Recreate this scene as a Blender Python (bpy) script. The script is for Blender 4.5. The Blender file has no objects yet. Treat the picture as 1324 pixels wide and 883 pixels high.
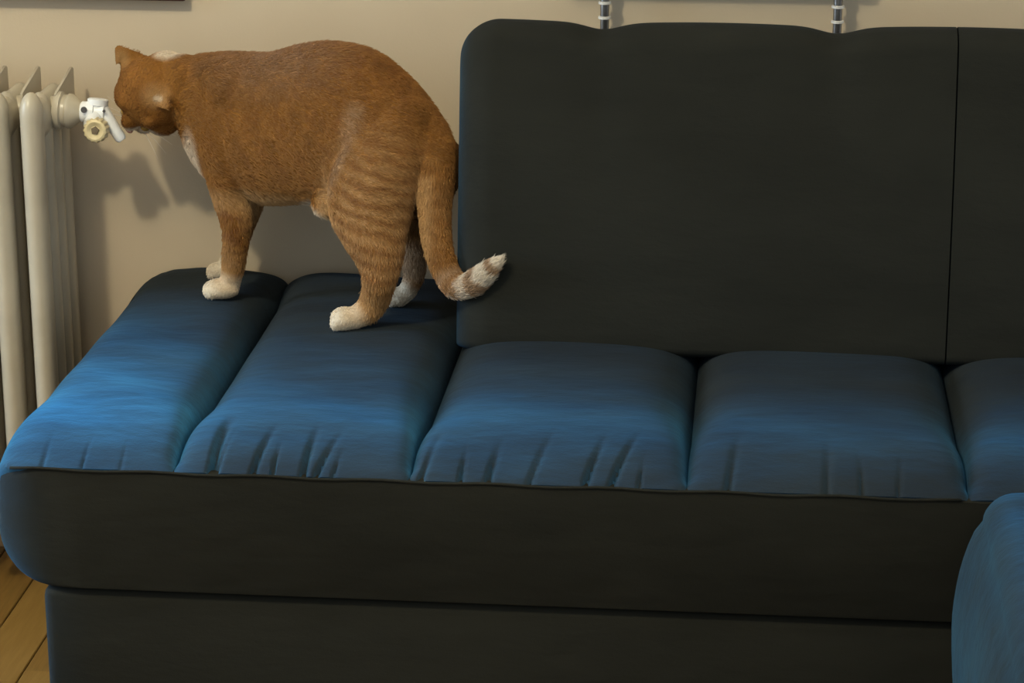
import bpy, bmesh, math, random
import numpy as np
from mathutils import Vector, Matrix

random.seed(7)
rng = np.random.default_rng(11)
scene = bpy.context.scene
COL = scene.collection

# ------------------------------------------------------------------ camera
cam_data = bpy.data.cameras.new('camera')
cam_data.sensor_width = 36.0
cam_data.lens = 36.0 * 3335.0 / 1324.0
cam_data.clip_start = 0.05
camera = bpy.data.objects.new('camera', cam_data)
camera.location = (0.0, -3.54, 1.50)
camera.rotation_euler = (math.radians(90 - 18.0), 0.0, math.radians(5.5))
COL.objects.link(camera)
scene.camera = camera

# ------------------------------------------------------------------ world, lamps, exposure
world = bpy.data.worlds.new('room_air')
scene.world = world
world.use_nodes = True
world.node_tree.nodes['Background'].inputs[0].default_value = (0.86, 0.94, 0.98, 1)
world.node_tree.nodes['Background'].inputs[1].default_value = 0.86


def lamp(name, kind, loc, energy, color, size, target=None):
    d = bpy.data.lights.new(name, kind)
    d.energy = energy
    d.color = color
    if kind == 'AREA':
        d.shape = 'RECTANGLE'
        d.size, d.size_y = size
    else:
        d.shadow_soft_size = size
    o = bpy.data.objects.new(name, d)
    o.location = loc
    if target is not None:
        o.rotation_euler = (Vector(target) - Vector(loc)).to_track_quat('-Z', 'Y').to_euler()
    COL.objects.link(o)
    return o


lamp('ceiling_lamp', 'POINT', (-1.30, -2.31, 2.74), 132.0, (1.0, 0.90, 0.66), 0.08)
left_fill = lamp('cool_left_fill', 'AREA', (-2.2, -0.80, 1.05), 5.5, (0.62, 0.80, 1.0), (0.6, 0.8), (-0.25, -0.80, 0.36))  # unseen cool fill from the left, beam narrowed onto the seat front
left_fill.data.spread = math.radians(62)

vs = scene.view_settings
scene.display_settings.display_device = 'sRGB'
vs.view_transform = 'Standard'
vs.look = 'None'
vs.exposure = 0.0
vs.gamma = 1.0
vs.use_curve_mapping = False

# ------------------------------------------------------------------ helpers
def new_mat(name):
    m = bpy.data.materials.new(name)
    m.use_nodes = True
    nt = m.node_tree
    return m, nt, nt.nodes['Principled BSDF']


def N(nt, kind, **kw):
    n = nt.nodes.new(kind)
    for k, v in kw.items():
        setattr(n, k, v)
    return n


def ramp(nt, stops):
    r = nt.nodes.new('ShaderNodeValToRGB')
    e = r.color_ramp.elements
    while len(e) < len(stops):
        e.new(0.5)
    for el, (p, c) in zip(e, stops):
        el.position = p
        el.color = (*c, 1)
    return r


def srgb(r, g, b):
    f = lambda c: (c / 12.92 if c <= 0.04045 else ((c + 0.055) / 1.055) ** 2.4)
    return tuple(f(v / 255.0) for v in (r, g, b))


def noise_mat(name, c0, c1, scale, rough=0.6, bump=0.0, bump_scale=None, stretch=(1, 1, 1), metallic=0.0, detail=4):
    m, nt, p = new_mat(name)
    tc = N(nt, 'ShaderNodeTexCoord')
    mp = N(nt, 'ShaderNodeMapping')
    mp.inputs['Scale'].default_value = stretch
    nt.links.new(tc.outputs['Object'], mp.inputs['Vector'])
    n = N(nt, 'ShaderNodeTexNoise')
    n.inputs['Scale'].default_value = scale
    n.inputs['Detail'].default_value = detail
    nt.links.new(mp.outputs['Vector'], n.inputs['Vector'])
    r = ramp(nt, [(0.3, c0), (0.7, c1)])
    nt.links.new(n.outputs['Fac'], r.inputs['Fac'])
    nt.links.new(r.outputs['Color'], p.inputs['Base Color'])
    p.inputs['Roughness'].default_value = rough
    p.inputs['Metallic'].default_value = metallic
    if bump:
        nb = N(nt, 'ShaderNodeTexNoise')
        nb.inputs['Scale'].default_value = bump_scale or scale
        nb.inputs['Detail'].default_value = 3
        nt.links.new(mp.outputs['Vector'], nb.inputs['Vector'])
        b = N(nt, 'ShaderNodeBump')
        b.inputs['Strength'].default_value = bump
        b.inputs['Distance'].default_value = 0.002
        nt.links.new(nb.outputs['Fac'], b.inputs['Height'])
        nt.links.new(b.outputs['Normal'], p.inputs['Normal'])
    return m


def velvet_mat(name):
    m, nt, p = new_mat(name)
    tc = N(nt, 'ShaderNodeTexCoord')
    big = N(nt, 'ShaderNodeTexNoise')
    big.inputs['Scale'].default_value = 9
    big.inputs['Detail'].default_value = 3
    mp = N(nt, 'ShaderNodeMapping')
    mp.inputs['Scale'].default_value = (0.6, 1.5, 1.5)
    nt.links.new(tc.outputs['Object'], mp.inputs['Vector'])
    nt.links.new(mp.outputs['Vector'], big.inputs['Vector'])
    base = ramp(nt, [(0.3, (0.0138, 0.0142, 0.0108)), (0.7, (0.0180, 0.0184, 0.0140))])
    nt.links.new(big.outputs['Fac'], base.inputs['Fac'])
    nt.links.new(base.outputs['Color'], p.inputs['Base Color'])
    p.inputs['Roughness'].default_value = 0.9
    p.inputs['Specular IOR Level'].default_value = 0.12
    # painted light and shade: sheen weight set by position, broken up by brush strokes
    painted_sheen = N(nt, 'ShaderNodeAttribute')
    painted_sheen.attribute_name = 'painted_sheen'
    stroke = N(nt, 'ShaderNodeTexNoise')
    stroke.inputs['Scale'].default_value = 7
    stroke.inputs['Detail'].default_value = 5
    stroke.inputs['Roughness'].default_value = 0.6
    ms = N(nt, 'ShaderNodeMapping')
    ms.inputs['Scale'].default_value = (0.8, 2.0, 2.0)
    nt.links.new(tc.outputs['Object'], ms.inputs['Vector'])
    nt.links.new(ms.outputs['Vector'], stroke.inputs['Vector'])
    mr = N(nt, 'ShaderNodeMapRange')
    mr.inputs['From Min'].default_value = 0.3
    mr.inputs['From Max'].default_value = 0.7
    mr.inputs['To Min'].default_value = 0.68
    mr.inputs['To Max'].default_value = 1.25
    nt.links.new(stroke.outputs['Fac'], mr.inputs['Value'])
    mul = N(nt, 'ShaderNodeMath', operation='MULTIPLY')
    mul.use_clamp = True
    nt.links.new(painted_sheen.outputs['Fac'], mul.inputs[0])
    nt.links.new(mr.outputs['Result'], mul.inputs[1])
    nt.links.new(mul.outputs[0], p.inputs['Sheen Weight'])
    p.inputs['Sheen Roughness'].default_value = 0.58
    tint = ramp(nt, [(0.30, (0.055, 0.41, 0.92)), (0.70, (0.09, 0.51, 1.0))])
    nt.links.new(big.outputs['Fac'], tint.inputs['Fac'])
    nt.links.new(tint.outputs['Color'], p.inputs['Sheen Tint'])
    weave = N(nt, 'ShaderNodeTexNoise')
    weave.inputs['Scale'].default_value = 420
    weave.inputs['Detail'].default_value = 2
    nt.links.new(tc.outputs['Object'], weave.inputs['Vector'])
    b1 = N(nt, 'ShaderNodeBump')
    b1.inputs['Strength'].default_value = 0.22
    b1.inputs['Distance'].default_value = 0.001
    nt.links.new(weave.outputs['Fac'], b1.inputs['Height'])
    soft = N(nt, 'ShaderNodeTexNoise')
    soft.inputs['Scale'].default_value = 30
    soft.inputs['Detail'].default_value = 4
    nt.links.new(mp.outputs['Vector'], soft.inputs['Vector'])
    b2 = N(nt, 'ShaderNodeBump')
    b2.inputs['Strength'].default_value = 0.35
    b2.inputs['Distance'].default_value = 0.006
    nt.links.new(soft.outputs['Fac'], b2.inputs['Height'])
    nt.links.new(b1.outputs['Normal'], b2.inputs['Normal'])
    nt.links.new(b2.outputs['Normal'], p.inputs['Normal'])
    return m


M_WALL = noise_mat('beige_wall_paint', (0.545, 0.450, 0.318), (0.575, 0.478, 0.342), 6, 0.9, 0.12, 260)
M_CEIL = noise_mat('white_ceiling_paint', (0.75, 0.73, 0.68), (0.78, 0.76, 0.71), 5, 0.95)
M_BASE = noise_mat('baseboard_wood', (0.30, 0.17, 0.07), (0.38, 0.23, 0.10), 14, 0.5, stretch=(1, 6, 6))
M_OAK = noise_mat('oak_plank', (0.15, 0.079, 0.0145), (0.215, 0.120, 0.027), 26, 0.42, 0.1, 90, stretch=(5, 0.5, 1))
M_OAK_B = noise_mat('oak_plank_pale', (0.19, 0.104, 0.021), (0.245, 0.142, 0.035), 22, 0.42, 0.1, 90, stretch=(5, 0.5, 1))
M_GAP = noise_mat('floor_oak_base', (0.15, 0.078, 0.016), (0.20, 0.112, 0.027), 30, 0.6)
M_VELVET = velvet_mat('petrol_velvet')
M_RAD = noise_mat('old_cream_radiator_paint', (0.44, 0.39, 0.295), (0.50, 0.45, 0.345), 18, 0.30, 0.15, 60)
M_KNOB = noise_mat('yellowed_plastic', (0.66, 0.55, 0.30), (0.72, 0.62, 0.37), 40, 0.4)
M_KNOB_DARK = noise_mat('dark_plastic', (0.10, 0.08, 0.05), (0.16, 0.12, 0.07), 40, 0.6)
M_WHITE = noise_mat('white_valve_enamel', (0.80, 0.83, 0.83), (0.88, 0.90, 0.90), 50, 0.3)
M_STEEL = noise_mat('dark_steel', (0.05, 0.045, 0.045), (0.09, 0.085, 0.08), 60, 0.35, metallic=0.6)
M_CHROME = noise_mat('chrome', (0.80, 0.80, 0.82), (0.90, 0.90, 0.92), 60, 0.14, metallic=1.0)
M_ROD = noise_mat('brushed_dark_chrome', (0.20, 0.19, 0.18), (0.30, 0.29, 0.28), 60, 0.28, metallic=0.9)
M_RING = noise_mat('bright_ring', (0.80, 0.79, 0.76), (0.86, 0.85, 0.82), 60, 0.3, metallic=0.2)
M_FRAME = noise_mat('dark_red_brown_wood', (0.035, 0.010, 0.007), (0.06, 0.018, 0.012), 18, 0.45, stretch=(1, 1, 8))
M_CANVAS = noise_mat('plain_canvas', (0.35, 0.30, 0.22), (0.42, 0.36, 0.27), 9, 0.9)
M_SHELF = noise_mat('dark_shelf_board', (0.05, 0.035, 0.03), (0.08, 0.055, 0.045), 18, 0.5, stretch=(1, 8, 1))


def set_painted_sheen(o, fn):
    me = o.data
    a = me.attributes.new('painted_sheen', 'FLOAT', 'POINT')
    for v in me.vertices:
        a.data[v.index].value = max(0.0, min(1.0, fn(*v.co)))
    return o


def sstep(a, b, x):
    t = max(0.0, min(1.0, (x - a) / (b - a)))
    return t * t * (3 - 2 * t)


def seat_painted_sheen(x, y, z):
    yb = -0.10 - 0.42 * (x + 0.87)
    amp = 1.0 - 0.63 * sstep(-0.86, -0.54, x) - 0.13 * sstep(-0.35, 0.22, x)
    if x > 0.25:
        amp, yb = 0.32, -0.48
    return 0.04 + amp * (0.34 * sstep(yb, yb - 0.36, y) + 0.74 * sstep(-0.46, -0.76, y))  # sheen fades to the rear and right, imitating shade and light falloff


def link(name, me, mat=None, parent=None, smooth=True):
    o = bpy.data.objects.new(name, me)
    COL.objects.link(o)
    if mat is not None:
        me.materials.append(mat)
    if parent is not None:
        o.parent = parent
        o.matrix_parent_inverse = Matrix.Translation(parent.location).inverted()
    if smooth:
        me.polygons.foreach_set('use_smooth', [True] * len(me.polygons))
        me.update()
    return o


def from_bm(name, bm, mat, parent=None, smooth=True, autosmooth=None):
    bmesh.ops.recalc_face_normals(bm, faces=bm.faces)
    me = bpy.data.meshes.new(name)
    bm.to_mesh(me)
    bm.free()
    o = link(name, me, mat, parent, smooth)
    if autosmooth is not None:
        me.set_sharp_from_angle(angle=math.radians(autosmooth))
    return o


def empty(name, loc, label, cat, group=None):
    o = bpy.data.objects.new(name, None)
    o.empty_display_size = 0.05
    o.location = loc
    COL.objects.link(o)
    o['label'] = label
    o['category'] = cat
    if group:
        o['group'] = group
    return o


def box_bm(lo, hi, bevel=0.0, seg=3, bm=None):
    own = bm is None
    bm = bm or bmesh.new()
    lo, hi = Vector(lo), Vector(hi)
    r = bmesh.ops.create_cube(bm, size=1.0)
    vs_ = r['verts']
    for v in vs_:
        v.co = Vector(((v.co.x + .5) * (hi.x - lo.x) + lo.x, (v.co.y + .5) * (hi.y - lo.y) + lo.y, (v.co.z + .5) * (hi.z - lo.z) + lo.z))
    if bevel:
        es = list({e for v in vs_ for e in v.link_edges})
        bmesh.ops.bevel(bm, geom=es, offset=bevel, segments=seg, profile=0.5, affect='EDGES')
    return bm


def ring_skin(bm, rings, cap=True):
    """rings: list of lists of points of equal length, skinned into a closed tube"""
    vr = [[bm.verts.new(p) for p in ring] for ring in rings]
    n = len(vr[0])
    for a, b in zip(vr[:-1], vr[1:]):
        for i in range(n):
            bm.faces.new((a[i], a[(i + 1) % n], b[(i + 1) % n], b[i]))
    if cap:
        bm.faces.new(list(reversed(vr[0])))
        bm.faces.new(vr[-1])
    return bm


def lathe_bm(profile, origin, axis, n=24, bm=None):
    """profile: (distance along axis, radius)"""
    bm = bm or bmesh.new()
    ax = Vector(axis).normalized()
    u = ax.orthogonal().normalized()
    w = ax.cross(u)
    o = Vector(origin)
    rings = []
    for s, r in profile:
        rings.append([o + ax * s + (u * math.cos(2 * math.pi * k / n) + w * math.sin(2 * math.pi * k / n)) * r for k in range(n)])
    return ring_skin(bm, rings)


def structure(o):
    o['kind'] = 'structure'
    return o


# ------------------------------------------------------------------ room shell
structure(from_bm('wall_back', box_bm((-4.2, 0.0, -0.05), (3.0, 0.12, 2.95)), M_WALL, smooth=False))
structure(from_bm('ceiling', box_bm((-4.2, -4.6, 2.95), (3.0, 0.12, 3.05)), M_CEIL, smooth=False))
floor = structure(from_bm('floor', box_bm((-4.2, -4.6, -0.08), (3.0, 0.0, -0.012)), M_GAP, smooth=False))
structure(from_bm('baseboard_back', box_bm((-4.2, -0.015, -0.012), (3.0, 0.0, 0.07), 0.004, 2), M_BASE, smooth=False))
# floor planks run away from the camera; only the strip beside the sofa can be seen
pb = box_bm((-0.0355, -0.35, -0.010), (0.0355, 0.35, 0.0), 0.0015, 1)
plank_a = from_bm('floor_plank', pb, M_OAK, floor, smooth=False)
me_a = plank_a.data
me_b = me_a.copy()
me_b.materials.clear()
me_b.materials.append(M_OAK_B)
first = True
for i in range(40):
    x = -2.52 + i * 0.0725
    off = random.uniform(0, 0.7)
    for j in range(3):
        y = -0.38 - off - j * 0.702 + 0.35
        if y + 0.35 > -0.016:
            y = -0.016 - 0.35
        if first:
            o = plank_a
            first = False
        else:
            o = bpy.data.objects.new('floor_plank', me_a if (i * 2 + j) % 3 else me_b)
            COL.objects.link(o)
            o.parent = floor
        o.location = (x, y, random.uniform(-0.0004, 0.0004))

# ------------------------------------------------------------------ sofa
sofa = empty('corner_sofa', (0.1, -0.4, 0.0), 'dark petrol-blue velvet corner sofa with channelled seat, standing against the beige wall', 'sofa')

SEAMS = [-0.881, -0.662, -0.385, -0.065, 0.254, 0.585, 0.96]
RIDGES = {0: [0.30, 0.52, 0.72], 1: [0.17, 0.33, 0.46, 0.58, 0.71, 0.80], 2: [0.12, 0.30, 0.43, 0.52, 0.70, 0.78], 3: [0.16, 0.50, 0.62, 0.76], 4: [0.3, 0.6], 5: [0.4, 0.7]}


def seat_base(y):
    if y < -0.64:
        return 0.462 - 0.033 * ((-0.64 - y) / 0.145) ** 3.0
    return 0.462 - 0.008 * ((y + 0.64) / 0.60) ** 1.3 - 0.007 * max(0.0, (y + 0.085) / 0.063) ** 2


def seat_cushion(k):
    xa, xb = SEAMS[k], SEAMS[k + 1]
    nu, nf = 130, 72
    prof = []                                    # (y, z, frontness)
    nf = 110
    for j in range(nf + 1):
        y = -0.022 - (0.785 - 0.022) * (j / nf) ** 0.86
        prof.append((y, seat_base(y), max(0.0, (-y - 0.675) / 0.10)))
    r = random.Random(20 + k)
    rid = [(u, r.uniform(0.006, 0.013), r.uniform(0.4, 1.0) * (0.4 if k == 0 else 1.0), r.uniform(-0.3, 0.45), r.uniform(1.0, 5.0)) for u in RIDGES[k]]
    if k == 1:
        rid = [(0.17, 0.016, 1.5, 0.10, 1.0), (0.205, 0.008, 0.6, 0.5, 3.0), (0.36, 0.011, 1.0, 0.55, 2.0), (0.43, 0.007, 0.8, 0.2, 6.0), (0.56, 0.011, 1.0, 0.15, 1.8), (0.64, 0.010, 0.9, 0.9, 2.6), (0.70, 0.006, 0.5, 0.6, 7.0)]
    elif k == 2:
        rid = [(0.06, 0.012, 0.7, 0.5, 1.6), (0.19, 0.008, 0.7, 0.1, 5.0), (0.30, 0.010, 0.9, 0.4, 3.0), (0.46, 0.009, 0.5, 0.7, 1.2), (0.66, 0.009, 1.1, 0.7, 2.0), (0.76, 0.009, 1.1, 0.9, 1.6), (0.84, 0.006, 0.5, 0.3, 6.0)]
    bm = bmesh.new()
    rows = []
    nrm = len(prof)
    for j, (y, z, fr) in enumerate(prof):
        row = []
        a = prof[max(0, j - 1)]
        b = prof[min(nrm - 1, j + 1)]
        ty, tz = b[0] - a[0], b[1] - a[1]
        l = math.hypot(ty, tz)
        ny, nz = tz / l, -ty / l                  # outward normal of the profile
        if nz < 0:
            ny, nz = -ny, -nz
        front = sstep(-0.58, -0.76, y)
        tuck = sstep(-0.755, -0.785, y)
        for i in range(nu + 1):
            u = 0.55 * (0.5 - 0.5 * math.cos(math.pi * i / nu)) + 0.45 * i / nu
            e = abs(2 * u - 1)
            puff = -(0.042 - 0.021 * front - 0.026 * sstep(-0.16, -0.03, y)) * (1 - (1 - e ** (7.0 + 11.0 * front)) ** 0.75) - (0.004 - 0.003 * front) * e * e
            # soft sag along each channel
            puff += 0.0025 * math.sin(9 * y + 2.1 * k + 3 * u) * (1 - e ** 4)
            # gathers towards the front seam
            g = 0.0
            frc = min(1.0, max(0.0, fr))
            for (uc, w, am, sl, rp) in rid:
                d = (u - uc - sl * (y + 0.75)) / (w * (1.6 - 0.6 * frc))
                g -= am * math.exp(-d * d) * frc ** rp
            # cross folds on the top
            puff += 0.0016 * math.sin(34 * y + 6 * u + 1.7 * k) * (1 - min(1.0, fr)) * (1 - e ** 4) * (1 if k in (0, 1) else 0.5)
            puff *= (1 - 0.80 * tuck)
            puff += (0.0088 if k in (1, 2) else 0.0060) * g
            x = xa + (xb - xa) * u
            yy, zz = y + ny * puff, z + nz * puff
            if k == 0:                            # rounded outer end
                t = max(0.0, 1 - u / 0.30)
                zz -= 0.020 * t ** 3
                back = max(0.0, (yy + 0.115) / 0.095)
                if back > 0 and t > 0:
                    pass
                cr = 0.105
                lim = -0.022 - cr + math.sqrt(max(0.0, cr * cr - max(0.0, cr - (x - xa)) ** 2))
                yy = min(yy, lim) if yy > -0.40 else yy
                if x - xa < 0.057:
                    yy = max(yy, -0.787 + 0.032 * (1 - math.sqrt(max(0.0, 1 - (1 - (x - xa) / 0.057) ** 2))))
            row.append(bm.verts.new((x, yy, zz)))
        rows.append(row)
    for j in range(nrm - 1):
        for i in range(nu):
            bm.faces.new((rows[j][i], rows[j + 1][i], rows[j + 1][i + 1], rows[j][i + 1]))
    # skirt and underside close the cushion
    border = rows[0] + [rw[-1] for rw in rows[1:]] + list(reversed(rows[-1][:-1])) + [rw[0] for rw in reversed(rows[1:-1])]
    low = [bm.verts.new((v.co.x, min(v.co.y, -0.024) if v.co.y > -0.7 else max(v.co.y, -0.772), 0.405)) for v in border]
    n = len(border)
    for i in range(n):
        bm.faces.new((border[i], border[(i + 1) % n], low[(i + 1) % n], low[i]))
    bm.faces.new(low)
    return set_painted_sheen(from_bm('seat_cushion', bm, M_VELVET, sofa, autosmooth=50), seat_painted_sheen)


for k in range(6):
    seat_cushion(k)


def cut_x(bm, xs):
    for x in xs:
        bmesh.ops.bisect_plane(bm, geom=bm.verts[:] + bm.edges[:] + bm.faces[:], plane_co=(x, 0, 0), plane_no=(1, 0, 0))


def front_box():
    """upper box of the seat: outline in xz with a rounded lower left corner, run along y"""
    x0, x1, z0, z1, r = -0.881, 0.962, 0.274, 0.4285, 0.055
    pts = []
    for k in range(13):
        a = math.pi / 2 * k / 12
        pts.append((x0 + r - r * math.cos(a), z0 + r * 1.25 - r * 1.25 * math.sin(a)))
    pts += [(x1, z0), (x1, z1)]
    for k in range(7):
        a = math.pi / 2 * k / 6
        pts.append((x0 + 0.02 - 0.02 * math.sin(a), z1 - 0.02 + 0.02 * math.cos(a)))
    bm = bmesh.new()
    y0, y1, fr = -0.786, -0.03, 0.030

    def ring(y, inset):
        out = []
        cx, cz = (x0 + x1) / 2, (z0 + z1) / 2
        for (x, z) in pts:
            s = 1.9 * inset * max(0.0, min(1.0, (cx - x) / 0.5))
            dz = -0.15 * inset * math.copysign(1, z - cz) if z < z0 + 0.09 else -0.10 * inset
            if z > z1 - 0.03:
                dz -= 0.045 * sstep(-0.775, -0.72, y)
            out.append((x + s, y, z + dz))
        return out
    rings = []
    for k in range(9):
        a = math.pi / 2 * k / 8
        rings.append(ring(y0 + fr * (1 - math.sin(a)), fr * (1 - math.cos(a)) * 1.0 if k == 99 else fr * (1 - math.sin(math.pi / 2 - (math.pi / 2 - a)))))
    # front ring first (smallest), growing backwards
    rings = []
    for k in range(9):
        a = math.pi / 2 * k / 8
        rings.append(ring(y0 + fr * (1 - math.cos(a)), fr * (1 - math.sin(a))))
    for y in (-0.75, -0.735, -0.72, y1):
        rings.append(ring(y, 0.0))
    ring_skin(bm, rings)
    cut_x(bm, (-0.84, -0.81, -0.78, -0.5, -0.2, 0.1))
    return set_painted_sheen(from_bm('seat_box', bm, M_VELVET, sofa, autosmooth=40), lambda x, y, z: 0.13 * sstep(-0.80, -0.86, x))  # left end sheen painted up as cool side light


front_box()
bm = box_bm((-0.828, -0.779, 0.0), (0.955, -0.06, 0.2728), 0.012, 4)
cut_x(bm, (-0.81, -0.79, -0.77, -0.75, -0.4, 0.0))
set_painted_sheen(from_bm('sofa_base', bm, M_VELVET, sofa, autosmooth=40), lambda x, y, z: 0.09 * sstep(-0.76, -0.828, x))  # same painted side light at the left end of the base
# thin piping along the seam under the cushions
bm = bmesh.new()
rings = []
for k in range(41):
    x = -0.855 + 1.10 * k / 40
    c = Vector((x, -0.7865, 0.4275 + 0.0012 * math.sin(k * 1.3)))
    rings.append([c + Vector((0, 0.0018 * math.cos(a), 0.0018 * math.sin(a))) for a in [2 * math.pi * q / 8 for q in range(8)]])
ring_skin(bm, rings)
set_painted_sheen(from_bm('piping', bm, M_VELVET, sofa), lambda x, y, z: 0.0)


def back_z(x):
    """height of the backrest's scalloped top edge"""
    ks = [-0.395, -0.30, -0.199, -0.06, 0.1026, 0.23, 0.45, 0.75]
    dips = [-0.199, 0.1026, 0.42]
    z = 0.8648
    for d in dips:
        z -= 0.0085 * math.exp(-((x - d) / 0.030) ** 2) + 0.0030 * math.exp(-((x - d) / 0.085) ** 2)
    return z


def backrest(x0, x1, round_left):
    bm = bmesh.new()
    nx = 150
    R = 0.055
    rows = []
    nf = 22
    xs = []
    for i in range(nx + 1):
        t = i / nx
        xs.append(x0 + (x1 - x0) * (t ** 1.6 if round_left else t))
    for x in xs:
        d = x - x0
        zt = back_z(x)
        edge = 1.0
        if round_left and d < R:
            zt -= R - math.sqrt(max(0.0, R * R - (R - d) ** 2))
        if round_left and d < 0.05:
            edge = math.sqrt(max(0.0, 1 - (1 - d / 0.05) ** 2))
        zb = 0.440
        yb, yt = -0.352, -0.290                 # front face, bottom and top
        row = []
        th = 0.125
        prof = []
        roll = 0.030
        for j in range(nf + 1):
            t = j / nf
            z = zb + 0.016 + (zt - roll - zb - 0.016) * t
            y = yb + (yt - yb) * t - 0.010 * math.sin(math.pi * t)
            prof.append((y, z))
        for k in range(1, 13):                   # roll over the top
            a = math.pi * k / 12
            prof.append((yt + roll * 1.3 * (1 - math.cos(a)), zt - roll + roll * math.sin(a)))
        prof.append((yb + th + 0.05, zb))
        prof.append((yb + 0.03, zb))
        for k in range(1, 5):
            a = math.pi / 2 * k / 5
            prof.append((yb + 0.02 * (1 - math.sin(a)), zb + 0.016 * (1 - math.cos(a))))
        ym = (yb + yt) / 2 + 0.055
        for (y, z) in prof:
            t = (z - zb) / max(0.01, zt - zb)
            mid = yb + (yt - yb) * t + 0.05
            yy = mid + (y - mid) * (0.12 + 0.88 * edge)
            row.append(bm.verts.new((x, yy, z)))
        rows.append(row)
    n = len(rows[0])
    for a, b in zip(rows[:-1], rows[1:]):
        for i in range(n):
            bm.faces.new((a[i], b[i], b[(i + 1) % n], a[(i + 1) % n]))
    bm.faces.new(rows[0])
    bm.faces.new(list(reversed(rows[-1])))
    return set_painted_sheen(from_bm('backrest', bm, M_VELVET, sofa, autosmooth=60), lambda x, y, z: 0.015 + 0.12 * sstep(-0.36, -0.389, x))  # left edge sheen painted up as a cool rim light


backrest(-0.3850, 0.2525, True)
backrest(0.2545, 0.95, False)


def chaise():
    """chaise block to the right: a long body with bulging sides"""
    bm = bmesh.new()
    x0, x1 = 0.238, 1.05
    ya, yb = -0.800, -1.62
    rings = []
    ny = 60
    for j in range(ny + 1):
        t = j / ny
        y = ya + (yb - ya) * t
        d = min(y - yb, ya - y)
        R = 0.075
        inset = 0.0
        if d < R:
            inset = R - math.sqrt(max(0.0, R * R - (R - d) ** 2))
        ring = []
        zt = 0.468 - inset * 0.55
        xl = x0 + 0.024 + inset * 0.55
        # down the left flank from the top ridge
        npt = 26
        ring.append((x1, y, 0.02))
        ring.append((x1, y, zt + 0.004))
        for q in range(7):
            u = q / 7
            ring.append((x1 + (xl + 0.06 - x1) * u, y, zt + 0.010 * math.sin(math.pi * min(1, u + .1))))
        for q in range(9):                       # soft top edge
            a = math.pi / 2 * q / 8
            ring.append((xl + 0.035 - 0.035 * math.sin(a), y, zt - 0.032 + 0.032 * math.cos(a) + 0.003 * math.sin(17 * y)))
        for q in range(1, npt):
            u = q / npt
            z = zt - 0.032 + (0.02 - zt + 0.032) * u
            bul = 0.026 * math.sin(math.pi * min(1.0, u * 1.25) ** 0.75)
            wr = 0.0035 * math.sin(21 * y + 7 * u) * math.sin(math.pi * u)
            ring.append((xl - bul - wr, y, z))
        ring.append((xl + 0.004, y, 0.02))
        rings.append(ring)
    ring_skin(bm, rings)
    return set_painted_sheen(from_bm('chaise_cushion', bm, M_VELVET, sofa, autosmooth=60), lambda x, y, z: 0.20 + 0.13 * math.exp(-((x - 0.285) / 0.02) ** 2))  # sheen raised along the ridge as a painted highlight


chaise()

# ------------------------------------------------------------------ radiator with its valve
radiator = empty('radiator', (-1.05, -0.12, 0.0), 'old cream column radiator on the beige wall behind the left end of the sofa', 'radiator')


def column_rings(cy, ry, rx, z0, z1, n=16):
    out = []
    for s in range(0, 7):
        a = math.pi / 2 * s / 6
        out.append((z0 + 0.02 * (1 - math.sin(a)), math.cos(a)))
    out = [(z0 + 0.02 - 0.02 * math.cos(a), math.sin(a)) for a in [math.pi / 2 * (s + .35) / 6.35 for s in range(7)]]
    out += [(z0 + (z1 - z0) * t, 1.0) for t in (0.2, 0.4, 0.6, 0.8)]
    out += [(z1 - 0.03 + 0.03 * math.sin(a), math.cos(a)) for a in [math.pi / 2 * s / 6.35 for s in range(7)]]
    rings = []
    for z, f in out:
        rings.append([(rx * f * math.cos(2 * math.pi * k / n), cy + ry * f * math.sin(2 * math.pi * k / n), z) for k in range(n)])
    return rings


def section_mesh():
    bm = bmesh.new()
    # four columns in depth
    for cy, ry, zt in ((-0.190, 0.022, 0.741), (-0.146, 0.019, 0.732), (-0.104, 0.019, 0.727), (-0.062, 0.022, 0.723)):
        ring_skin(bm, column_rings(cy, ry, 0.0155, 0.10, zt))
    # top header, sloping shoulders, and the bottom one
    for zc, hz in ((0.698, 0.030), (0.135, 0.028)):
        rings = []
        for s in range(13):
            y = -0.207 + 0.164 * s / 12
            e = min(1.0, math.sin(math.pi * (s + 0.6) / 13.2) * 1.9)
            rings.append([(0.0175 * e * math.cos(2 * math.pi * k / 16), y, zc + hz * e * math.sin(2 * math.pi * k / 16)) for k in range(16)])
        ring_skin(bm, rings)
    # added upright fin, standing in for the shadow peak on the wall behind
    prof = [(-0.140, 0.700), (-0.140, 0.7270), (-0.132, 0.7300), (-0.052, 0.7475), (-0.045, 0.7440), (-0.045, 0.700)]
    rings = [[(x, y, z) for y, z in prof] for x in (0.0185, 0.0220)]
    ring_skin(bm, rings)
    # nipples towards the next section
    for zc in (0.703, 0.135):
        lathe_bm([(-0.0235, 0.019), (0.0235, 0.019)], (0, -0.126, zc), (1, 0, 0), 20, bm)
    return bm


sec = from_bm('radiator_section', section_mesh(), M_RAD, radiator, autosmooth=45)
sec.location = (-0.9785, 0, 0)
for i in range(1, 7):
    o = sec.copy()
    COL.objects.link(o)
    o.location = (-0.9785 - 0.0475 * i, 0, 0)

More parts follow.
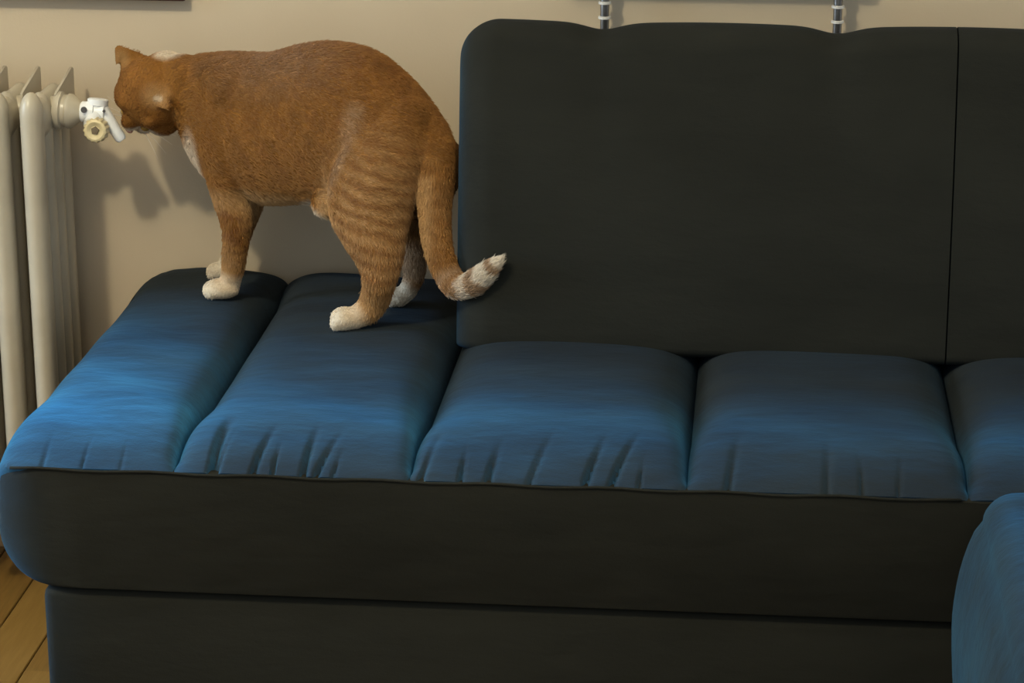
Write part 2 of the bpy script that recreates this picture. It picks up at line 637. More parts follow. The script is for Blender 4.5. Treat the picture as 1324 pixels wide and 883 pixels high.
valve = lathe_bm([(0, 0.012), (0.0, 0.0245), (0.004, 0.0265), (0.009, 0.0265), (0.011, 0.0225), (0.016, 0.0225), (0.018, 0.0245), (0.023, 0.024), (0.034, 0.0145), (0.037, 0.012)],
                 (-0.962, -0.128, 0.703), (1, 0, -0.06), 28)
bush = from_bm('radiator_bush', valve, M_RAD, radiator, autosmooth=35)
vb = bmesh.new()
lathe_bm([(0, 0.012), (0.002, 0.0145), (0.010, 0.0145), (0.011, 0.0165), (0.020, 0.0165), (0.021, 0.0135), (0.034, 0.0130), (0.036, 0.010)], (-0.9265, -0.128, 0.7015), (1, 0, -0.03), 6 * 4, vb)
lathe_bm([(0, 0.0125), (0.012, 0.0125), (0.013, 0.0145), (0.0205, 0.0145), (0.022, 0.012)], (-0.904, -0.128, 0.698), (0.05, 0.1, 0.62), 24, vb)
lathe_bm([(0, 0.0115), (0.020, 0.0115), (0.022, 0.013), (0.027, 0.013)], (-0.905, -0.126, 0.700), (0, -1, -0.55), 24, vb)
lathe_bm([(0, 0.0105), (0.030, 0.0085), (0.046, 0.0080), (0.050, 0.0055)], (-0.897, -0.128, 0.704), (0.55, -0.1, -0.8), 16, vb)
valve_o = from_bm('valve_body', vb, M_WHITE, radiator, autosmooth=35)
kb = bmesh.new()
ax = Vector((0.05, -1, 0.10)).normalized()
u = ax.orthogonal().normalized()
w = ax.cross(u)
rings = []
nk = 60
kc = Vector((-0.9005, -0.140, 0.6805))
for s, r, rib in ((0, 0.011, 0), (0.002, 0.0165, 0.6), (0.006, 0.0170, 1), (0.017, 0.0165, 1), (0.021, 0.0150, 0.4), (0.0225, 0.0120, 0), (0.0210, 0.0085, 0), (0.0190, 0.0065, 0)):
    rings.append([kc + ax * s + (u * math.cos(2 * math.pi * k / nk) + w * math.sin(2 * math.pi * k / nk)) * (r + rib * 0.0008 * (1 if k % 4 < 2 else -1)) for k in range(nk)])
ring_skin(kb, rings)
knob = from_bm('valve_knob', kb, M_KNOB, radiator, autosmooth=30)
hub = lathe_bm([(0, 0.005), (0.0012, 0.0062), (0.003, 0.0052), (0.0034, 0.002)], kc + ax * 0.0188, ax, 5)
from_bm('knob_hub', hub, M_KNOB_DARK, knob, smooth=False)
for a, b in (((-0.9175, -0.1455, 0.708), 0.0045), ((-0.890, -0.1425, 0.7060), 0.0022)):
    s = lathe_bm([(0, b), (0.0016, b * 0.9)], a, (0, -1, 0.2), 12)
    from_bm('valve_screw', s, M_STEEL, valve_o, smooth=False)

# ------------------------------------------------------------------ picture frame at the upper left
pic = empty('framed_picture', (-1.15, -0.012, 0.837), 'dark red-brown wooden picture frame hanging on the wall above the radiator', 'picture')
pic.location = (-1.15, -0.0, 0.8375)
X0, X1, Z0, Z1 = -1.50, -0.798, 0.8375, 1.33
from_bm('bottom_rail', box_bm((X0, -0.024, Z0), (X1, -0.001, Z0 + 0.035), 0.003, 2), M_FRAME, pic, smooth=False)
from_bm('top_rail', box_bm((X0, -0.024, Z1 - 0.035), (X1, -0.001, Z1), 0.003, 2), M_FRAME, pic, smooth=False)
from_bm('side_rail', box_bm((X0, -0.0235, Z0 + 0.035), (X0 + 0.035, -0.001, Z1 - 0.035), 0.003, 2), M_FRAME, pic, smooth=False)
from_bm('side_rail', box_bm((X1 - 0.035, -0.0235, Z0 + 0.035), (X1, -0.001, Z1 - 0.035), 0.003, 2), M_FRAME, pic, smooth=False)
from_bm('canvas', box_bm((X0 + 0.035, -0.014, Z0 + 0.035), (X1 - 0.035, -0.006, Z1 - 0.035)), M_CANVAS, pic, smooth=False)

# ------------------------------------------------------------------ wall rack: shelf with two ringed chrome rods behind the backrest
rack = empty('wall_rack', (-0.05, -0.03, 0.60), 'chrome ringed wall rack rods coming down behind the sofa backrest', 'rack')
from_bm('shelf_board', box_bm((-0.285, -0.066, 0.897), (0.125, -0.0005, 0.917), 0.003, 2), M_SHELF, rack, smooth=False)


def rod(x):
    o = from_bm('rod', lathe_bm([(0, 0.0058), (0.002, 0.0062), (0.318, 0.0062), (0.32, 0.0058)], (x, -0.032, 0.580), (0, 0, 1), 20), M_ROD, rack, autosmooth=40)
    for i in range(15):
        z = 0.600 + i * 0.0205
        c = lathe_bm([(0, 0.0062), (0.0006, 0.0088), (0.0036, 0.0088), (0.0042, 0.0062)], (x, -0.032, z), (0, 0, 1), 20)
        from_bm('collar', c, M_RING, o, autosmooth=30)
    return o


rod(-0.2098)
rod(0.1082)

# ------------------------------------------------------------------ the cat
torso = [([-0.7887, -0.135, 0.731], [-0.0016, 0.0, 0.0399], [0.0108, 0.0343, 0.0]), ([-0.7716, -0.137, 0.7296], [0.0026, 0.0, 0.0529], [0.0138, 0.0439, 0.0]), ([-0.7497, -0.14, 0.711], [0.0061, 0.0, 0.0769], [0.0162, 0.0515, 0.0]), ([-0.7175, -0.147, 0.699], [0.0097, 0.0, 0.0932], [0.0186, 0.0591, 0.0]), ([-0.6617, -0.163, 0.6914], [0.0047, 0.0, 0.104], [0.0201, 0.0639, 0.0]), ([-0.6089, -0.18, 0.7023], [0.0028, -0.0, 0.1091], [0.021, 0.0668, 0.0]), ([-0.5667, -0.195, 0.7084], [0.005, 0.0, 0.1101], [0.021, 0.0668, 0.0]), ([-0.5174, -0.21, 0.7035], [0.0097, 0.0, 0.1066], [0.021, 0.0668, 0.0]), ([-0.4709, -0.225, 0.6803], [0.0122, 0.0, 0.0965], [0.0198, 0.063, 0.0]), ([-0.4347, -0.237, 0.6649], [0.0121, 0.0, 0.0716], [0.0156, 0.0496, 0.0]), ([-0.413, -0.245, 0.6583], [0.0097, 0.0, 0.0461], [0.0102, 0.0324, 0.0])]
front_near = [([-0.722, -0.165, 0.7403], [-0.0296, -0.0, -0.0023], [0.0005, 0.029, -0.0063]), ([-0.7183, -0.175, 0.6944], [-0.0394, 0.0, -0.0043], [0.0006, 0.0393, -0.0051]), ([-0.711, -0.178, 0.6414], [-0.0335, 0.0, -0.0034], [0.0001, 0.0337, -0.0007]), ([-0.7084, -0.177, 0.5977], [-0.0256, 0.0, -0.003], [0.0004, 0.0256, -0.003]), ([-0.7012, -0.1881, 0.557], [-0.0188, -0.0, -0.0007], [0.0001, 0.0186, -0.0026]), ([-0.7057, -0.1881, 0.5184], [-0.0152, 0.0, 0.0021], [0.0, 0.0153, 0.0]), ([-0.7097, -0.1881, 0.4939], [-0.0146, -0.0, 0.0029], [0.0003, 0.0148, 0.0013]), ([-0.7144, -0.1841, 0.4748], [-0.0135, 0.0, 0.0033], [0.0007, 0.0136, 0.0027])]
front_far = [([-0.7179, -0.115, 0.6858], [-0.0332, 0.0, -0.0054], [-0.0004, 0.0336, 0.0027]), ([-0.708, -0.11, 0.6244], [-0.0293, 0.0, -0.0047], [-0.0006, 0.0294, 0.004]), ([-0.7005, -0.1, 0.5776], [-0.0208, 0.0, 0.001], [0.0002, 0.0203, 0.0043]), ([-0.7124, -0.0914, 0.5357], [-0.015, 0.0, 0.005], [0.0005, 0.0158, 0.0016]), ([-0.7268, -0.0914, 0.4991], [-0.0128, 0.0, 0.0052], [0.0, 0.0139, 0.0]), ([-0.7365, -0.0914, 0.4761], [-0.0119, 0.0, 0.005], [0.0, 0.0129, 0.0]), ([-0.7413, -0.0914, 0.4646], [-0.011, 0.0, 0.0046], [-0.0, 0.0119, -0.0])]
hind_near = [([-0.4641, -0.235, 0.7299], [-0.0425, -0.0, 0.0164], [-0.0053, 0.0382, -0.0139]), ([-0.4826, -0.255, 0.6819], [-0.0536, 0.0, 0.0206], [-0.0069, 0.048, -0.018]), ([-0.4972, -0.272, 0.6438], [-0.0579, 0.0, 0.0131], [-0.005, 0.0485, -0.022]), ([-0.4992, -0.29, 0.6085], [-0.0532, 0.0, -0.0051], [0.0022, 0.0423, -0.0229]), ([-0.4909, -0.308, 0.5778], [-0.0383, 0.0, -0.01], [0.0041, 0.0317, -0.0157]), ([-0.4844, -0.32, 0.5518], [-0.0285, -0.0, -0.0034], [0.0011, 0.0242, -0.009]), ([-0.4848, -0.327, 0.5274], [-0.0205, 0.0, 0.0034], [0.0002, 0.0187, 0.0014]), ([-0.4931, -0.3159, 0.4993], [-0.0164, 0.0, 0.0081], [0.0013, 0.0162, 0.0026]), ([-0.5076, -0.3179, 0.4813], [-0.0106, 0.0, 0.0131], [-0.0011, 0.0151, -0.0009]), ([-0.526, -0.3199, 0.4728], [-0.0062, 0.0, 0.0135], [-0.0012, 0.0133, -0.0005])]
hind_far = [([-0.4697, -0.2, 0.6687], [-0.0445, 0.0, -0.002], [-0.0003, 0.0441, 0.0066]), ([-0.4667, -0.19, 0.6018], [-0.0375, 0.0, -0.0029], [-0.0004, 0.0373, 0.0048]), ([-0.4605, -0.185, 0.5517], [-0.0235, 0.0, -0.0036], [0.0005, 0.0235, -0.0032]), ([-0.4545, -0.2009, 0.5236], [-0.0158, 0.0, -0.001], [0.0003, 0.0152, -0.0043]), ([-0.457, -0.2009, 0.4961], [-0.013, 0.0, 0.0031], [0.0, 0.0134, 0.0]), ([-0.4657, -0.2009, 0.476], [-0.0118, 0.0, 0.0051], [0.0, 0.0129, 0.0])]
tail = [([-0.422, -0.243, 0.7171], [-0.017, 0.0, -0.0055], [0.0024, 0.016, -0.0075]), ([-0.4145, -0.255, 0.694], [-0.0217, 0.0, -0.0022], [0.0009, 0.0197, -0.0093]), ([-0.4158, -0.272, 0.6563], [-0.0238, 0.0, 0.0002], [-0.0001, 0.0218, -0.0095]), ([-0.4152, -0.288, 0.6185], [-0.0207, 0.0, -0.0015], [0.0006, 0.019, -0.0083]), ([-0.4104, -0.305, 0.5812], [-0.0179, -0.0, -0.004], [0.0016, 0.0167, -0.0073]), ([-0.3996, -0.32, 0.5489], [-0.0148, 0.0, -0.0079], [0.0033, 0.0153, -0.0062]), ([-0.3819, -0.333, 0.5279], [-0.0061, 0.0, -0.0157], [0.0075, 0.0148, -0.0029]), ([-0.3604, -0.343, 0.5337], [0.0078, 0.0, -0.0138], [0.0047, 0.0149, 0.0027]), ([-0.3414, -0.35, 0.551], [0.0093, 0.0, -0.0096], [0.0024, 0.0129, 0.0024]), ([-0.3278, -0.355, 0.5653], [0.0061, 0.0, -0.0058], [0.0014, 0.0082, 0.0014]), ([-0.3184, -0.358, 0.5748], [0.0014, 0.0, -0.0014], [0.0003, 0.0019, 0.0003])]
paws = [([-0.7257, -0.1881, 0.4701], 0.02574257425742574, 0.019801980198019802, 0.013861386138613862), ([-0.7502, -0.0914, 0.4666], 0.016831683168316833, 0.015841584158415842, 0.011881188118811881), ([-0.5332, -0.3199, 0.4737], 0.01881188118811881, 0.019801980198019802, 0.015841584158415842), ([-0.4775, -0.2009, 0.4691], 0.015841584158415842, 0.016831683168316833, 0.013366336633663366)]
head = {'c': [-0.8197, -0.145, 0.7338], 'f': [-0.5583, 0.1252, -0.8201], 'l': [-0.8141, 0.1079, 0.5706], 'd': [-0.1599, -0.9862, -0.0417]}
HC_T = tuple(head["c"])
GINGER = (0.250, 0.107, 0.0205)
DEEP = (0.165, 0.058, 0.011)
PALE = (0.50, 0.30, 0.125)
WHITE = (0.74, 0.65, 0.50)
FUR_COUNT = 150000
HUMPS = [((-0.546, -0.238, 0.668), (0.032, 0, 0), (0, 0.036, 0), (0, 0, 0.045)),
         ((-0.712, -0.165, 0.745), (0.045, 0, 0), (0, 0.045, 0), (0, 0, 0.045)),
         ((-0.49, -0.255, 0.665), (0.060, 0, 0), (0, 0.050, 0), (0, 0, 0.075)),
         ((-0.560, -0.240, 0.612), (0.026, 0, 0), (0, 0.030, 0), (0, 0, 0.022)),
         ((-0.783, -0.142, 0.742), (0.042, 0, 0), (0, 0.042, 0), (0, 0, 0.045)),
         ((-0.805, -0.130, 0.762), (0.032, 0, 0), (0, 0.034, 0), (0, 0, 0.026))]
EARS = [((-0.834, -0.140, 0.752), (-0.872, -0.146, 0.797), (0.70, 0, 0.62), (-0.66, -0.45, -0.3), 0.0225, 0.014),
        ((-0.818, -0.172, 0.746), (-0.786, -0.197, 0.724), (0.58, 0.1, 0.78), (-0.35, -0.90, -0.1), 0.0130, 0.013)]
WHITE_SPOTS = [(paws[0][0], (0.038, 0.035, 0.026), 0.95), (paws[1][0], (0.03, 0.03, 0.024), 0.9), (paws[2][0], (0.032, 0.034, 0.026), 0.9), (paws[3][0], (0.030, 0.034, 0.026), 0.85),
               ((-0.845, -0.135, 0.676), (0.035, 0.03, 0.012), 0.8), ((-0.800, -0.115, 0.790), (0.024, 0.05, 0.012), 0.75),
               ((-0.762, -0.145, 0.655), (0.014, 0.06, 0.05), 0.55), ((-0.585, -0.2, 0.590), (0.03, 0.09, 0.02), 0.7), ((-0.457, -0.2, 0.52), (0.02, 0.03, 0.03), 0.25),
               ((-0.804, -0.196, 0.735), (0.007, 0.02, 0.005), 0.9)]
PALE_SPOTS = [((-0.69, -0.13, 0.59), (0.014, 0.06, 0.05), 0.8), ((-0.7155, -0.186, 0.50), (0.022, 0.03, 0.045), 0.55), ((-0.50, -0.328, 0.49), (0.03, 0.03, 0.03), 0.5),
              ((-0.806, -0.19, 0.738), (0.018, 0.02, 0.016), 0.45), ((-0.562, -0.28, 0.590), (0.014, 0.06, 0.05), 0.85), ((-0.862, -0.15, 0.781), (0.010, 0.03, 0.012), 0.5)]
SHORT_SPOTS = [(HC_T, (0.065, 0.065, 0.065))] + [(p[0], (0.04, 0.04, 0.04)) for p in paws] + [((-0.874, -0.14, 0.795), (0.03, 0.03, 0.03))]

CAT_ORIGIN = Vector((-0.60, -0.20, 0.455))


def tube_rings(st, n=20, rnd=True):
    """st: list of (centre, half axis a, half axis b); rounded ends are added"""
    st = [(Vector(c), Vector(a), Vector(b)) for c, a, b in st]
    out = []
    if rnd:
        c, a, b = st[0]
        d = (c - st[1][0]).normalized() * min(a.length, b.length)
        for f in (0.97, 0.8, 0.5):
            s = math.sqrt(1 - f * f)
            out.append((c + d * f * 0.8, a * max(s, 0.08), b * max(s, 0.08)))
    out += st
    if rnd:
        c, a, b = st[-1]
        d = (c - st[-2][0]).normalized() * min(a.length, b.length)
        for f in (0.5, 0.8, 0.97):
            s = math.sqrt(1 - f * f)
            out.append((c + d * f * 0.8, a * max(s, 0.08), b * max(s, 0.08)))
    return [[c + a * math.cos(2 * math.pi * k / n) + b * math.sin(2 * math.pi * k / n) for k in range(n)] for c, a, b in out]


def catmull(st, m=4):
    """smooth resampling of the stations"""
    P = [np.array([*c, *a, *b]) for c, a, b in st]
    # keep the axes from flipping
    for i in range(1, len(P)):
        if np.dot(P[i][3:6], P[i - 1][3:6]) < 0:
            P[i][3:6] *= -1
        if np.dot(P[i][6:9], P[i - 1][6:9]) < 0:
            P[i][6:9] *= -1
    out = []
    for i in range(len(P) - 1):
        p0, p1, p2, p3 = P[max(i - 1, 0)], P[i], P[i + 1], P[min(i + 2, len(P) - 1)]
        for q in range(m):
            t = q / m
            out.append(0.5 * (2 * p1 + (p2 - p0) * t + (2 * p0 - 5 * p1 + 4 * p2 - p3) * t * t + (3 * p1 - p0 - 3 * p2 + p3) * t ** 3))
    out.append(P[-1])
    return [(tuple(v[:3]), tuple(v[3:6]), tuple(v[6:9])) for v in out]


def ellipsoid(bm, c, ax, ay, az, seg=20):
    r = bmesh.ops.create_uvsphere(bm, u_segments=seg, v_segments=seg // 2 + 2, radius=1.0)
    c, ax, ay, az = Vector(c), Vector(ax), Vector(ay), Vector(az)
    for v in r['verts']:
        x, y, z = v.co
        v.co = c + ax * x + ay * y + az * z


HC, HF, HL, HD = (Vector(head[k]) for k in ('c', 'f', 'l', 'd'))


def head_pt(f, l, d):
    return HC + HF * f + HL * l + HD * d


def ear(bm, base, tip, width_dir, open_dir, w, depth=0.011):
    """a pointed ear with a thick back and a hollow front, as one closed solid"""
    base, tip, wd, od = Vector(base), Vector(tip), Vector(width_dir).normalized(), Vector(open_dir).normalized()
    rings = []
    n = 24
    for s in range(11):
        t = s / 10
        c = base + (tip - base) * t - od * (0.25 * depth * (1 - t))
        hw = w * (1 - t ** 1.6) ** 0.75 + 0.0045 * (1 - 0.5 * t)
        th = depth * (1 - 0.55 * t)
        ring = []
        for k in range(n):
            a = 2 * math.pi * k / n
            x, y = math.cos(a), math.sin(a)
            if y > 0:
                off = 0.5 * y - 0.55 * y ** 1.5 * max(0.0, 1 - x * x) * math.sin(math.pi * min(1, t * 0.9 + 0.12)) ** 0.5
            else:
                off = 0.85 * y
            ring.append(c + wd * hw * x + od * th * off)
        rings.append(ring)
    ring_skin(bm, rings)


def build_cat_shape():
    bm = bmesh.new()
    for key, m in ((torso, 4), (front_near, 4), (front_far, 4), (hind_near, 4), (hind_far, 4), (tail, 4)):
        ring_skin(bm, tube_rings(catmull(key, m), 24))
    # paws with toes
    for (c, rx, ry, rz) in paws:
        c = Vector(c)
        ellipsoid(bm, c, (rx, 0, 0), (0, ry, 0), (0, 0, rz))
        for q, s in enumerate((-0.75, -0.27, 0.27, 0.75)):
            t = c + Vector((-rx * (0.62 - 0.18 * abs(s)), ry * s * 0.9, -rz * 0.26))
            ellipsoid(bm, t, (rx * 0.42, 0, 0), (0, ry * 0.30, 0), (0, 0, rz * 0.62), 14)
    # shoulder blades, haunch and loose belly skin
    for c, ax, ay, az in HUMPS:
        ellipsoid(bm, c, ax, ay, az)
    # skull, cheeks, muzzle, chin, brow
    ellipsoid(bm, head_pt(0, 0, 0), HF * 0.050, HL * 0.051, HD * 0.042, 28)
    ellipsoid(bm, head_pt(0.020, 0.024, -0.008), HF * 0.030, HL * 0.026, HD * 0.030)
    ellipsoid(bm, head_pt(0.014, -0.028, -0.010), HF * 0.038, HL * 0.027, HD * 0.032)
    ellipsoid(bm, head_pt(0.044, 0.004, 0.004), HF * 0.022, HL * 0.014, HD * 0.020)
    ellipsoid(bm, head_pt(0.050, 0.010, -0.010), HF * 0.015, HL * 0.0135, HD * 0.013)
    ellipsoid(bm, head_pt(0.050, -0.010, -0.010), HF * 0.015, HL * 0.0135, HD * 0.013)
    ellipsoid(bm, head_pt(0.046, 0, -0.020), HF * 0.014, HL * 0.013, HD * 0.010)
    for s in (-1, 1):
        ellipsoid(bm, head_pt(0.020, s * 0.020, 0.025), HF * 0.016, HL * 0.014, HD * 0.012)
    for e in EARS:
        ear(bm, *e)
    me = bpy.data.meshes.new('cat_rough')
    bmesh.ops.recalc_face_normals(bm, faces=bm.faces)
    bm.to_mesh(me)
    bm.free()
    o = bpy.data.objects.new('cat_rough', me)
    COL.objects.link(o)
    r = o.modifiers.new('remesh', 'REMESH')
    r.mode = 'VOXEL'
    r.voxel_size = 0.0030
    s = o.modifiers.new('smooth', 'SMOOTH')
    s.factor = 0.5
    s.iterations = 4
    dg = bpy.context.evaluated_depsgraph_get()
    out = bpy.data.meshes.new_from_object(o.evaluated_get(dg))
    bpy.data.objects.remove(o)
    bpy.data.meshes.remove(me)
    return out


def vnoise(p, s, seed=0):
    """cheap smooth value noise"""
    q = p * s + seed * 17.3
    i = np.floor(q).astype(np.int64)
    f = q - i
    f = f * f * (3 - 2 * f)
    out = np.zeros(len(p))
    for dx in (0, 1):
        for dy in (0, 1):
            for dz in (0, 1):
                h = ((i[:, 0] + dx) * 73856093 ^ (i[:, 1] + dy) * 19349663 ^ (i[:, 2] + dz) * 83492791 ^ (seed * 7919)) & 0xFFFFF
                h = (h * 1103515245 + 12345) & 0x7FFFFFFF
                v = (h % 10007) / 10007.0
                wgt = (f[:, 0] if dx else 1 - f[:, 0]) * (f[:, 1] if dy else 1 - f[:, 1]) * (f[:, 2] if dz else 1 - f[:, 2])
                out += wgt * v
    return out


def blob(p, c, r, soft=0.35):
    d = np.linalg.norm((p - np.array(c)) / np.array(r), axis=1)
    return np.clip((1 + soft - d) / (2 * soft), 0, 1)


def seg_param(p, pts):
    """nearest parameter (0..1) along a polyline and the distance to it"""
    pts = np.array(pts)
    best = np.full(len(p), 1e9)
    par = np.zeros(len(p))
    n = len(pts) - 1
    for i in range(n):
        a, b = pts[i], pts[i + 1]
        ab = b - a
        t = np.clip(((p - a) @ ab) / (ab @ ab), 0, 1)
        d = np.linalg.norm(p - (a + t[:, None] * ab), axis=1)
        m = d < best
        best[m] = d[m]
        par[m] = (i + t[m]) / n
    return par, best


def coat(p, nrm):
    """coat colour, linear RGB, from the place on the body (markings and painted highlights)"""
    ginger = np.array(GINGER)
    deep = np.array(DEEP)
    pale = np.array(PALE)
    white = np.array(WHITE)
    n1 = vnoise(p, 55, 1)
    n2 = vnoise(p * np.array([1.0, 1.0, 2.2]), 120, 2)
    col = ginger[None] + (n1 - 0.5)[:, None] * 0.35 * ginger[None]

    def mix(c, f):
        nonlocal col
        f = np.clip(f, 0, 1)[:, None]
        col = col * (1 - f) + np.array(c)[None] * f
    # tabby bars
    x, y, z = p.T
    wob = (n1 - 0.5) * 0.030
    leg = blob(p, (-0.49, -0.29, 0.60), (0.085, 0.10, 0.11), 0.3)
    mix((0.40, 0.215, 0.080), 0.6 * leg)
    bars = np.clip(np.sin((z + 0.25 * (x + 0.49) + 0.4 * wob) * 330) * 1.2, 0, 1) * leg * (0.4 + n2)
    mix(pale, 0.55 * np.clip(np.sin((z + 0.25 * (x + 0.49) + 0.4 * wob) * 330 + 3.1), 0, 1) * leg * n2)
    mix(deep, 0.42 * bars)
    fl = blob(p, (-0.71, -0.15, 0.545), (0.05, 0.12, 0.085), 0.3)
    mix(deep, 0.7 * np.clip(np.sin((z + wob) * 330) * 1.3, 0, 1) * fl)
    body = blob(p, (-0.58, -0.20, 0.72), (0.19, 0.14, 0.12), 0.3)
    mix(deep, 0.28 * np.clip(np.sin((x + 0.35 * z + wob * 1.6) * 150) * 1.2, 0, 1) * body * n2 * 1.6)
    back = blob(p, (-0.50, -0.22, 0.80), (0.13, 0.09, 0.05), 0.4)
    mix(deep, 0.40 * np.clip(np.sin((z - 0.3 * x + wob) * 420), 0, 1) * back)
    back_highlight = blob(p, (-0.64, -0.16, 0.80), (0.10, 0.10, 0.045), 0.6)
    mix((0.33, 0.205, 0.125), 0.45 * back_highlight * (0.6 + 0.8 * n2))  # pale lilac highlight on the upper back, painted into the coat colour
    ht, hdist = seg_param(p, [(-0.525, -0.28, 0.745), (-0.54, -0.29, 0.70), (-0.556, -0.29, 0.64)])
    mix((0.46, 0.31, 0.19), 0.42 * np.clip(1.3 - hdist / 0.016, 0, 1) * (0.5 + n2))  # highlight along the hip edge, painted into the coat colour
    # head: darker mask, bars on the crown
    hd = blob(p, HC + HF * 0.015, (0.055, 0.06, 0.055), 0.2)
    mix(deep, 0.30 * hd)
    hl = (p - np.array(HC)) @ np.array(HL)
    hf = (p - np.array(HC)) @ np.array(HF)
    mix(deep, 0.4 * hd * np.clip(np.sin(hl * 420 + 1.0), 0, 1) * np.clip(1 - np.abs(hf) / 0.05, 0, 1))
    # pale places
    mix(pale, 0.75 * blob(p, (-0.662, -0.16, 0.60), (0.10, 0.06, 0.018), 0.5))        # belly line
    for c, r, f in WHITE_SPOTS:
        mix(white, f * np.clip(blob(p, c, r, 0.25) * (0.75 + 0.5 * n2), 0, 1))
    for c, r, f in PALE_SPOTS:
        mix(pale, f * blob(p, c, r, 0.5))
    # tail rings and pale tip
    t, d = seg_param(p, [s[0] for s in tail])
    ont = (d < 0.030) & (t > 0.12)
    ring = np.clip(np.sin(t * 46 + (n1 - 0.5) * 2.0) * 1.6, 0, 1)
    tt = np.clip((t - 0.50) / 0.22, 0, 1)
    mix(white, np.where(ont, 0.85 * tt, 0))
    mix(ginger * 0.9, np.where(ont, 0.75 * ring * np.clip((t - 0.42) / 0.1, 0, 1) * np.clip((0.97 - t) / 0.05, 0, 1), 0))
    side = np.clip((-(x + 0.428) - 0.6 * 0) / 0.016 + 0.2, 0, 1)
    mix(pale, np.where(ont & (t > 0.2) & (t < 0.62) & (y < -0.25), 0.8 * np.clip((-0.413 - x) / 0.010, 0, 1), 0))
    return np.clip(col, 0, 1)


def flow(p):
    """lie of the fur: towards the tail along the trunk, down the limbs"""
    v = np.tile(np.array([0.85, -0.27, -0.30]), (len(p), 1))
    low = np.clip((0.62 - p[:, 2]) / 0.06, 0, 1)[:, None]
    v = v * (1 - low) + np.array([0.05, 0.0, -1.0])[None] * low
    hd = blob(p, HC, (0.07, 0.07, 0.07), 0.2)[:, None]
    v = v * (1 - hd) + (-np.array(HF)[None]) * hd
    pts = [s[0] for s in tail]
    t, d = seg_param(p, pts)
    pts = np.array(pts)
    k = np.clip((t * (len(pts) - 1)).astype(int), 0, len(pts) - 2)
    tv = pts[k + 1] - pts[k]
    tv /= np.linalg.norm(tv, axis=1)[:, None]
    m = ((d < 0.027) & (t > 0.15))[:, None]
    v = np.where(m, tv, v)
    return v


def fur_material(name, hair):
    m, nt, pr = new_mat(name)
    a = N(nt, 'ShaderNodeAttribute')
    a.attribute_name = 'coat'
    pr.inputs['Roughness'].default_value = 0.62 if hair else 0.8
    pr.inputs['Specular IOR Level'].default_value = 0.30 if hair else 0.1
    if not hair:
        tc = N(nt, 'ShaderNodeTexCoord')
        nz = N(nt, 'ShaderNodeTexNoise')
        nz.inputs['Scale'].default_value = 260
        nt.links.new(tc.outputs['Object'], nz.inputs['Vector'])
        mx = N(nt, 'ShaderNodeMix')
        mx.data_type = 'RGBA'
        mx.blend_type = 'MULTIPLY'
        mx.inputs[0].default_value = 0.35
        nt.links.new(a.outputs['Color'], mx.inputs[6])
        nt.links.new(nz.outputs['Fac'], mx.inputs[7])
        nt.links.new(mx.outputs[2], pr.inputs['Base Color'])
        b = N(nt, 'ShaderNodeBump')
        b.inputs['Strength'].default_value = 0.3
        b.inputs['Distance'].default_value = 0.002
        nt.links.new(nz.outputs['Fac'], b.inputs['Height'])
        nt.links.new(b.outputs['Normal'], pr.inputs['Normal'])
    else:
        nt.links.new(a.outputs['Color'], pr.inputs['Base Color'])
    return m


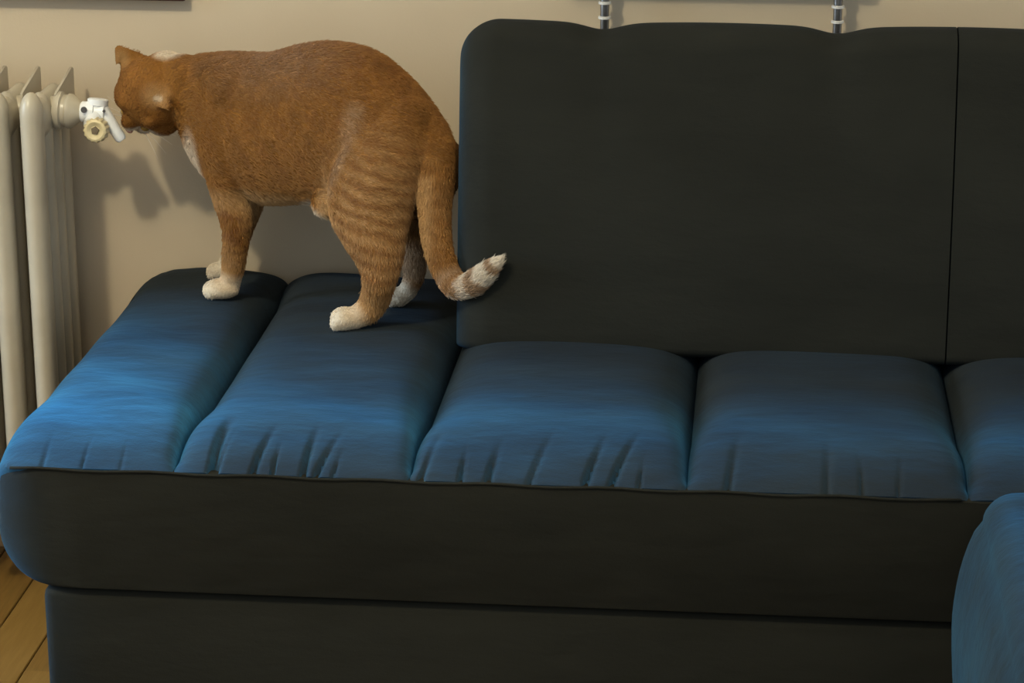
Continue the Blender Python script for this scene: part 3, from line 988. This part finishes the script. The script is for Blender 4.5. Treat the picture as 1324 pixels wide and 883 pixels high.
def build_cat():
    root = empty('cat', CAT_ORIGIN, 'ginger tabby cat with white paws standing on the sofa seat, sniffing the radiator valve', 'cat')
    me = build_cat_shape()
    nv = len(me.vertices)
    co = np.empty(nv * 3)
    me.vertices.foreach_get('co', co)
    co = co.reshape(-1, 3)
    no = np.empty(nv * 3)
    me.vertices.foreach_get('normal', no)
    no = no.reshape(-1, 3)
    col = coat(co, no)
    at = me.color_attributes.new('coat', 'FLOAT_COLOR', 'POINT')
    at.data.foreach_set('color', np.c_[col, np.ones(nv)].astype(np.float32).ravel())
    me.name = 'body'
    body = link('body', me, fur_material('ginger_skin', False), root)
    # fur strands
    tri_n = len(me.polygons)
    area = np.empty(tri_n)
    me.polygons.foreach_get('area', area)
    cen = np.empty(tri_n * 3)
    me.polygons.foreach_get('center', cen)
    cen = cen.reshape(-1, 3)
    fn = np.empty(tri_n * 3)
    me.polygons.foreach_get('normal', fn)
    fn = fn.reshape(-1, 3)
    K = FUR_COUNT
    pick = rng.choice(tri_n, K, p=area / area.sum())
    p0 = cen[pick] + rng.normal(0, 0.0012, (K, 3))
    nr = fn[pick]
    p0 -= nr * np.sum((p0 - cen[pick]) * nr, axis=1)[:, None]
    p0 -= nr * 0.0006
    v = flow(p0)
    v -= nr * np.sum(v * nr, axis=1)[:, None]
    v /= np.linalg.norm(v, axis=1)[:, None] + 1e-6
    v += rng.normal(0, 0.13, (K, 3))
    length = 0.0066 * rng.uniform(0.7, 1.25, K)
    for c, r in SHORT_SPOTS:
        length *= 1 - 0.62 * blob(p0, c, r, 0.2)
    L = length[:, None]
    pts = np.stack([p0, p0 + L * (nr * 0.22 + v * 0.25), p0 + L * (nr * 0.34 + v * 0.62), p0 + L * (nr * 0.36 + v * 1.0)], axis=1)
    hc = bpy.data.hair_curves.new('fur')
    hc.add_curves([4] * K)
    hc.attributes['position'].data.foreach_set('vector', pts.astype(np.float32).ravel())
    rad = hc.attributes.get('radius') or hc.attributes.new('radius', 'FLOAT', 'POINT')
    rad.data.foreach_set('value', np.tile(np.array([0.00034, 0.00030, 0.00022, 0.00005], np.float32), K))
    fc = coat(p0, nr) * rng.uniform(0.82, 1.18, K)[:, None]
    ca = hc.attributes.new('coat', 'FLOAT_COLOR', 'CURVE')
    ca.data.foreach_set('color', np.c_[np.clip(fc, 0, 1), np.ones(K)].astype(np.float32).ravel())
    fo = bpy.data.objects.new('fur', hc)
    COL.objects.link(fo)
    hc.materials.append(fur_material('ginger_fur', True))
    fo.parent = root
    fo.matrix_parent_inverse = Matrix.Translation(root.location).inverted()
    fo['kind'] = 'stuff'
    # nose and eyes
    bm = bmesh.new()
    ellipsoid(bm, head_pt(0.0655, 0, 0.0035), HF * 0.004, HL * 0.0058, HD * 0.0042, 14)
    from_bm('nose', bm, noise_mat('pink_nose', (0.42, 0.17, 0.12), (0.50, 0.22, 0.16), 80, 0.4), root)
    m_eye = noise_mat('amber_eye', (0.20, 0.11, 0.02), (0.28, 0.16, 0.03), 80, 0.12)
    for s in (-1, 1):
        bm = bmesh.new()
        ellipsoid(bm, head_pt(0.0450, s * 0.0170, 0.0060), HF * 0.0068, HL * 0.0070, HD * 0.0068, 16)
        from_bm('eye', bm, m_eye, root)
    # whiskers
    bm = bmesh.new()
    for s in (-1, 1):
        for q in range(4):
            a = head_pt(0.056, s * 0.012, -0.006 - 0.002 * q)
            d = (HL * s * 0.9 + HF * (0.35 - 0.25 * q) + HD * (0.18 - 0.12 * q)).normalized()
            b = a + d * 0.022
            c = a + d * 0.045 - Vector((0, 0, 0.004))
            side = d.cross(Vector((0, 1, 0.3))).normalized()
            oth = d.cross(side)
            ring_skin(bm, [[p + (side * math.cos(k * 2.094) + oth * math.sin(k * 2.094)) * r for k in range(3)] for p, r in ((a, 0.0004), (b, 0.0003), (c, 0.0001))])
    wk = from_bm('whiskers', bm, noise_mat('white_whisker', (0.8, 0.78, 0.72), (0.85, 0.82, 0.78), 50, 0.5), root)
    wk['kind'] = 'stuff'
    return root


build_cat()
